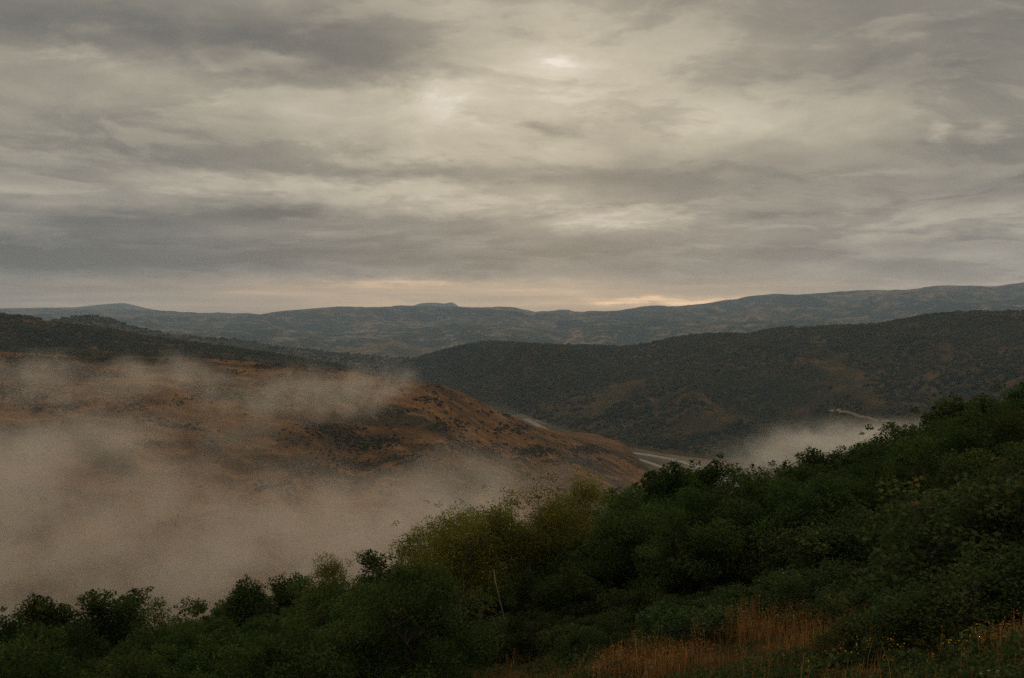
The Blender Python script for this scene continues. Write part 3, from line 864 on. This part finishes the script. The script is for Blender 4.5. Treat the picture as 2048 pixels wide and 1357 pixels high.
for i in range(len(SKY_TREES)):
    for what in ('oak crown', 'olive aspen crown', 'low leafy shrub'):
        for k, (_, _, t_, _) in enumerate(sorted([b_ for b_ in below if b_[0] == i and b_[3] == what], key=lambda b_: b_[1])):
            t_['label'] = '%s %s below the %s' % (ORD[k], what, HANDLE[i])


# ------------------------------------------------------------------ dry grass, weeds, undergrowth
def blade_mesh(pts, hgt, wid, r, lean=0.35):
    n = len(pts)
    a = r.uniform(0, 6.28, n); d = np.stack([np.cos(a), np.sin(a), np.zeros(n)], 1)
    s_ = np.stack([-np.sin(a), np.cos(a), np.zeros(n)], 1)
    l = (lean * r.random(n) * hgt)[:, None]
    up_ = np.array([[0, 0, 1.0]])
    p0, p1, p2 = pts, pts + d * l * 0.3 + up_ * hgt[:, None] * 0.55, pts + d * l + up_ * hgt[:, None]
    W = wid[:, None] * s_
    v = np.stack([p0 - W, p0 + W, p1 + W * 0.8, p1 - W * 0.8, p2 + W * 0.25, p2 - W * 0.25], 1)
    f = np.array([[0, 1, 2, 3], [3, 2, 4, 5]])
    return v.reshape(-1, 3), (f[None] + 6 * np.arange(n)[:, None, None]).reshape(-1, 4)


def on_slope(px, D):
    x = (px - 1024) / F * D
    return x, D, fg_h(x, D)


def ground_D(px, py):
    """distance at which the slope lies under a pixel"""
    D = np.linspace(5, 60, 1200); a = P(px, py, 1.0)
    below = CZ + (a[2] - CZ) * D < fg_h(a[0] * D, D)
    return D[np.argmax(below)] if below.any() else 40.0


r = np.random.default_rng(5)
# golden stands of tall dry grass: centre pixel, spread in metres, number, height
TUFTS = [(1270, 1345, 0.75, 0.45, 1500, 0.62), (1215, 1350, 0.5, 0.3, 500, 0.42), (1320, 1350, 0.5, 0.35, 600, 0.45), (1405, 1330, 0.25, 0.25, 260, 0.45), (1355, 1335, 0.3, 0.25, 220, 0.4),
         (1475, 1280, 0.25, 0.3, 260, 0.8), (1510, 1275, 0.35, 0.35, 400, 0.82), (1560, 1270, 0.6, 0.45, 800, 0.6), (1620, 1285, 0.7, 0.5, 900, 0.5), (1640, 1310, 0.35, 0.3, 420, 0.45),
         (1700, 1265, 0.6, 0.4, 420, 0.4), (1780, 1195, 0.4, 0.3, 420, 0.8), (1715, 1215, 0.15, 0.2, 60, 0.6), (2000, 1320, 0.35, 0.3, 320, 0.5), (2035, 1300, 0.5, 0.4, 320, 0.3), (1300, 1295, 0.16, 0.15, 110, 0.9), (1400, 1300, 0.3, 0.2, 200, 0.6), (1850, 1250, 0.6, 0.4, 300, 0.5),
         (1900, 1270, 0.8, 0.4, 260, 0.3), (1500, 1350, 0.6, 0.4, 350, 0.25), (1760, 1350, 0.5, 0.3, 220, 0.25), (1010, 1335, 0.35, 0.3, 160, 0.4), (1240, 1350, 0.4, 0.3, 240, 0.6)]
allp, allh = [], []
for px, py, sx, sy, n, hh in TUFTS:
    n = int(n * 0.27); sx *= 0.66; sy *= 0.7
    D = ground_D(px, min(py, 1400)); x0 = (px - 1024) / F * D
    x = x0 + r.normal(size=n) * sx; y = D + r.normal(size=n) * sy
    allp.append(np.stack([x, y, fg_h(x, y) - 0.03], 1)); allh.append(hh * (0.25 + 0.85 * r.random(n) ** 1.4) * (0.45 + 0.65 * np.exp(-(((x - x0) / sx) ** 2 + ((y - D) / sy) ** 2) * 0.35)))
n = 900                                     # stray stalks between the stands
D = r.uniform(11, 24, n); px = r.uniform(1130, 2600, n); x = (px - 1024) / F * D
allp.append(np.stack([x, D, fg_h(x, D) - 0.03], 1)); allh.append(0.15 + 0.38 * r.random(n) ** 2)
gp, gh = np.vstack(allp), np.concatenate(allh)
v, f = blade_mesh(gp, gh, np.full(len(gp), 0.0042), r, 0.55)
# seed heads: a few short husks along the top of each stalk
sel = np.where(gh > 0.28)[0]
rep = np.repeat(sel, 12)
tt = r.uniform(0.62, 1.0, len(rep))
hc = gp[rep] + np.stack([r.normal(size=len(rep)) * 0.022, r.normal(size=len(rep)) * 0.022, tt * gh[rep]], 1)
hv = leaves(hc, 0.016, r).reshape(-1, 3)
f2 = np.arange(len(hv)).reshape(-1, 4) + len(v)
tint = np.concatenate([np.repeat(r.random(len(gp)), 6), np.repeat(r.random(len(rep)), 4)])
o = link('dry_grass', mesh('dry_grass', np.vstack([v, hv]), np.vstack([f, f2]), True, tint), M['straw'])
tag(o, 'tall golden dry grass standing on the open slope', kind='stuff')

# short dead grass and litter over the slope
n = 20000
D = r.uniform(9.5, 26, n); px = r.uniform(950, 2750, n); x = (px - 1024) / F * D
m = fbm(x / 1.6, D / 1.6, 8, 3) + r.uniform(-0.6, 0.6, n) > -0.1
x, D = x[m], D[m]
pts = np.stack([x, D, fg_h(x, D) - 0.02], 1)
v, f = blade_mesh(pts, 0.08 + 0.22 * r.random(len(pts)) ** 2, np.full(len(pts), 0.005), r, 1.2)
o = link('short_grass', mesh('short_grass', v, f, True, np.repeat(r.random(len(pts)), 6) * 0.35), M['straw'])
tag(o, 'short matted brown grass between the shrubs', kind='stuff')

# green weeds close to the ground
n = 210000
D = r.uniform(9.5, 34, n); px = r.uniform(850, 2750, n); x = (px - 1024) / F * D
dens = fbm(x / 1.3, D / 1.3, 18, 4) + 0.25 * fbm(x / 0.35, D / 0.35, 19, 2)
m = dens + r.uniform(-0.25, 0.25, n) > -0.12
x, D, dens = x[m], D[m], dens[m]
pts = np.stack([x, D, fg_h(x, D) + r.random(len(x)) * (0.08 + 0.5 * np.clip(dens, 0, 0.6))], 1)
v = leaves(pts, 0.045, r).reshape(-1, 3)
o = link('undergrowth', mesh('undergrowth', v, np.arange(len(v)).reshape(-1, 4), True, np.repeat(r.random(len(pts)) * 0.92, 4)), M['shrub'])
tag(o, 'green weeds and creeping leaves covering the slope', kind='stuff')


# yellow flowering plants
def flower_plant(px, py, wid, n, label):
    D = ground_D(px, py); x0 = (px - 1024) / F * D
    e = link('flowering_plant', None); e.empty_display_size = 0.2
    e.location = (x0, D, float(fg_h(np.array(x0), np.array(D))))
    k = int(260 * wid / 0.5)
    a = r.uniform(0, 6.28, k); rr = wid * np.sqrt(r.random(k)); top = 0.30 * np.sqrt(np.clip(1 - (rr / wid) ** 2, 0.05, 1))
    c = np.stack([rr * np.cos(a), rr * np.sin(a) * 0.7, top * (0.2 + 0.8 * r.random(k))], 1)
    c[:, 2] += fg_h(x0 + c[:, 0], D + c[:, 1]) - e.location.z
    lv = leaves(c, 0.07, r).reshape(-1, 3)
    link('foliage', mesh('foliage', lv, np.arange(len(lv)).reshape(-1, 4), True, np.repeat(r.random(k) * 0.9, 4)), M['shrub'], e)
    n = max(8, n // 2)
    a = r.uniform(0, 6.28, n); rr = wid * np.sqrt(r.random(n)) * 0.95
    fc = np.stack([rr * np.cos(a), rr * np.sin(a) * 0.7, 0.31 * np.sqrt(np.clip(1 - (rr / wid) ** 2, 0.05, 1)) + 0.02], 1)
    fc[:, 2] += fg_h(x0 + fc[:, 0], D + fc[:, 1]) - e.location.z
    vv, ff = [], []
    for i in range(n):
        q_ = r.uniform(0.007, 0.013); t = r.normal(size=2) * 0.35
        ring = [(q_ * math.cos(j * math.pi / 3), q_ * math.sin(j * math.pi / 3)) for j in range(6)]
        b0 = len(vv)
        for (a1, b1) in ring: vv.append(fc[i] + [a1, b1, a1 * t[0] + b1 * t[1]])
        vv.append(fc[i] + [0, 0, q_ * 0.5]); vv.append(fc[i] - [0, 0, q_ * 0.6])
        for j in range(6):
            ff.append((b0 + j, b0 + (j + 1) % 6, b0 + 6)); ff.append((b0 + (j + 1) % 6, b0 + j, b0 + 7))
    link('flower_heads', mesh('flower_heads', vv, ff), M['yellow'], e)['kind'] = 'stuff'
    tag(e, label, 'plant', 'yellow flowering plants on the slope')


flower_plant(1762, 1300, 0.5, 60, 'low plant dotted with yellow flowers beside the golden grass')
flower_plant(1745, 1330, 0.42, 60, 'yellow flowered plant lowest of the two by the golden grass')
flower_plant(1965, 1306, 0.5, 90, 'wide yellow flowered plant above the pale rock')
flower_plant(1930, 1335, 0.38, 40, 'small yellow flowered plant close to the pale rock')
flower_plant(1655, 1350, 0.35, 30, 'small yellow flowered plant at the bottom edge of the slope')
flower_plant(1810, 1345, 0.30, 20, 'sparse yellow flowered plant between two fuller ones')

# pale rock at the bottom edge
D = ground_D(1982, 1356)
v, f = ico()
vv = [tuple(p) for p in v]; fl = []
mid = {}
for t3 in f:
    ids = []
    for a, b_ in ((0, 1), (1, 2), (2, 0)):
        k = tuple(sorted((t3[a], t3[b_])))
        if k not in mid:
            q_ = (v[k[0]] + v[k[1]]) / 2; mid[k] = len(vv); vv.append(tuple(q_ / np.linalg.norm(q_)))
        ids.append(mid[k])
    fl += [(t3[0], ids[0], ids[2]), (t3[1], ids[1], ids[0]), (t3[2], ids[2], ids[1]), tuple(ids)]
vv = np.array(vv); vv = vv * (1 + 0.16 * r.normal(size=(len(vv), 1))) * [0.12, 0.08, 0.05]
rk = link('pale_rock', mesh('pale_rock', vv, fl, False), M['rock'])
rk.location = ((1982 - 1024) / F * D, D, float(fg_h(np.array((1982 - 1024) / F * D), np.array(D))) + 0.03)
tag(rk, 'small pale rock lying at the bottom edge of the slope', 'rock')

# leaning dead stalk
D = ground_D(1152, 1340)
a = np.array(P(1152, 1342, D)); b_ = np.array(P(1180, 1291, D + 0.2)); a[2] -= 0.1
v, f = tube([a, a * 0.5 + b_ * 0.5 + [0.01, 0, 0.01], b_], 0.012, 0.007, 6)
tag(link('dead_stalk', mesh('dead_stalk', v, f), M['palebark']), 'pale dead stalk leaning beside the golden grass', 'stalk')


def snag(name, px, py, D, limbs, label):
    """a pale bare dead tree whose limbs show against the thicket"""
    e = link(name, None); x, y, z = P(px, py, D)
    gz = float(fg_h(np.array(x), np.array(y))); e.location = (x, y, gz)
    for nm, pix, r0, r1 in limbs:
        pts = [np.array(P(a1, b1, D - dd)) - [x, y, gz] for a1, b1, dd in pix]
        v, f = tube(pts, r0, r1, 6)
        link(nm, mesh(nm, v, f), M['palebark'], e)
    tag(e, label, 'dead tree')


snag('dead_tree', 858, 1330, 24, [('trunk', [(860, 1345, 0), (857, 1310, 0), (856, 1275, 0.1), (853, 1240, 0.1)], 0.05, 0.02),
                                  ('branch', [(856, 1276, 0.1), (846, 1270, 0.25), (838, 1264, 0.35), (828, 1257, 0.4)], 0.02, 0.01),
                                  ('branch', [(858, 1316, 0), (838, 1310, 0.3), (820, 1306, 0.45), (802, 1298, 0.5)], 0.022, 0.01)],
     'dead tree with two pale bare branches among the thicket')
snag('bare_tree', 1005, 1295, 27, [('trunk', [(1008, 1305, 0), (1009, 1265, 0), (1007, 1230, 0), (998, 1195, 0), (990, 1160, 0), (988, 1140, -1.0)], 0.024, 0.012)],
     'slender bare pale stem below the round headed aspen')
snag('bare_tree', 666, 1350, 22, [('trunk', [(668, 1400, 0), (666, 1350, 0), (664, 1315, 0), (660, 1280, 0)], 0.055, 0.03),
                                  ('trunk', [(650, 1400, 0), (643, 1350, 0), (638, 1325, 0)], 0.04, 0.02)],
     'two short pale stems at the bottom edge under the olive aspen')


# ------------------------------------------------------------------ mist and haze
def box(name, lo, hi):
    x0, y0, z0 = lo; x1, y1, z1 = hi
    v = [(x0, y0, z0), (x1, y0, z0), (x1, y1, z0), (x0, y1, z0), (x0, y0, z1), (x1, y0, z1), (x1, y1, z1), (x0, y1, z1)]
    f = [(0, 3, 2, 1), (4, 5, 6, 7), (0, 1, 5, 4), (1, 2, 6, 5), (2, 3, 7, 6), (3, 0, 4, 7)]
    return link(name, mesh(name, v, f, False))


def fog(name, D, depth, puffs, label, color, scale, warp, step=0.4, pad=(1.6, 1.6), cut=(0.39, 0.62)):
    """a bank of mist: soft billows (pixel centre, pixel size, density) around the distance D"""
    m, g, o = new_mat(name)
    t = g.nodes.new('ShaderNodeTexCoord')
    s_ = g.nodes.new('ShaderNodeSeparateXYZ'); g.links.new(t.outputs['Object'], s_.inputs[0])
    y = V(g, s_.outputs[1])
    co = t.outputs['Object']
    nc = g.nodes.new('ShaderNodeTexNoise'); nc.inputs['Scale'].default_value = scale; nc.inputs['Detail'].default_value = 3; nc.inputs['Roughness'].default_value = 0.6
    g.links.new(co, nc.inputs['Vector'])
    wv = g.nodes.new('ShaderNodeVectorMath'); wv.operation = 'MULTIPLY_ADD'      # billowing: warp the space by the noise colour
    g.links.new(nc.outputs['Color'], wv.inputs[0]); wv.inputs[1].default_value = (warp * 1.3, 0, warp * 0.9)
    off = g.nodes.new('ShaderNodeVectorMath'); off.operation = 'SUBTRACT'; g.links.new(co, off.inputs[0]); off.inputs[1].default_value = (warp * 0.65, 0, warp * 0.45)
    g.links.new(off.outputs[0], wv.inputs[2])
    tot = None
    lo, hi = [1e9, 1e9], [-1e9, -1e9]
    for px, py, sx, sy, dn in puffs:
        c = P(px, py, D); wx, wz = sx / F * D, sy / F * D
        n = g.nodes.new('ShaderNodeVectorMath'); n.operation = 'MULTIPLY_ADD'
        g.links.new(wv.outputs[0], n.inputs[0]); n.inputs[1].default_value = (1 / wx, 0, 1 / wz); n.inputs[2].default_value = (-c[0] / wx, 0, -c[2] / wz)
        d = g.nodes.new('ShaderNodeVectorMath'); d.operation = 'DOT_PRODUCT'
        g.links.new(n.outputs[0], d.inputs[0]); g.links.new(n.outputs[0], d.inputs[1])
        p = g.nodes.new('ShaderNodeMath'); p.operation = 'POWER'; p.inputs[0].default_value = 0.3679
        g.links.new(d.outputs['Value'], p.inputs[1])
        e = V(g, p.outputs[0])
        tot = e * dn if tot is None else e._m('MULTIPLY_ADD', dn, tot)
        lo = [min(lo[0], c[0] - pad[0] * wx), min(lo[1], c[2] - pad[1] * wz)]; hi = [max(hi[0], c[0] + pad[0] * wx), max(hi[1], c[2] + pad[1] * wz)]
    yy = (y - D) * (2.0 / depth)
    edge = 1.0 - (yy * yy).step(0.2, 1.0)
    tex = noise(g, co, scale * 2.4, 5, 0.68).step(*cut)
    dens = (tot * edge * (tex * 0.85 + 0.15) - 0.0004).max(0.0)
    pv_ = g.nodes.new('ShaderNodeVolumePrincipled')
    pv_.inputs['Color'].default_value = (*color, 1); pv_.inputs['Anisotropy'].default_value = 0.0
    g.links.new(dens.k, pv_.inputs['Density'])
    g.links.new(pv_.outputs[0], o.inputs['Volume'])
    m.cycles.volume_step_rate = step
    lo[1] = max(lo[1], 1.0)
    b_ = box(name, (lo[0], D - depth / 2, lo[1]), (hi[0], D + depth / 2, hi[1]))
    b_.data.materials.append(m)
    return tag(b_, label, kind='stuff')


FOGC = (0.98, 0.88, 0.76)
fog('valley_mist', 520, 240, [(-150, 1150, 420, 190, 0.016), (250, 1140, 380, 120, 0.013), (600, 1150, 300, 95, 0.012), (850, 1065, 220, 80, 0.010), (-40, 915, 170, 65, 0.010),
                              (150, 885, 100, 36, 0.008), (340, 935, 100, 34, 0.006), (900, 965, 130, 34, 0.006), (430, 895, 60, 16, 0.004), (1050, 985, 160, 40, 0.004), (720, 1020, 150, 36, 0.005)],
    'thick brownish mist filling the valley below the golden hill', FOGC, 0.013, 75, 0.35)
fog('mist_wisps', 750, 130, [(20, 770, 120, 46, 0.014), (150, 800, 90, 30, 0.009), (330, 775, 90, 34, 0.011), (250, 748, 60, 18, 0.007), (610, 785, 100, 32, 0.013), (540, 815, 80, 20, 0.008), (775, 762, 44, 22, 0.014), (710, 800, 70, 24, 0.009),
                             (430, 755, 70, 16, 0.006), (50, 850, 130, 36, 0.014), (430, 870, 160, 26, 0.007), (190, 865, 100, 30, 0.012), (350, 810, 380, 60, 0.0022), (480, 790, 90, 20, 0.005)],
    'thin torn wisps of mist drifting over the golden hill', FOGC, 0.022, 80, 0.3, (1.6, 1.6), (0.42, 0.63))
fog('mist_patch', 1060, 120, [(1700, 905, 120, 34, 0.034), (1640, 890, 60, 24, 0.022), (1570, 922, 80, 26, 0.018), (1780, 890, 90, 36, 0.030), (1470, 930, 120, 36, 0.003)],
    'white mist patch lying at the foot of the dark ridge', (0.99, 0.92, 0.82), 0.012, 26, 0.4)

m, g, o = new_mat('haze')
pv_ = g.nodes.new('ShaderNodeVolumePrincipled')
pv_.inputs['Color'].default_value = (0.62, 0.80, 1.0, 1); pv_.inputs['Density'].default_value = 6.2e-5; pv_.inputs['Anisotropy'].default_value = 0.2
g.links.new(pv_.outputs[0], o.inputs['Volume'])
hb = box('haze', (-13200, -600, -12), (13200, 15700, 500))
hb.data.materials.append(m)
tag(hb, 'thin blue haze in the air', kind='stuff')
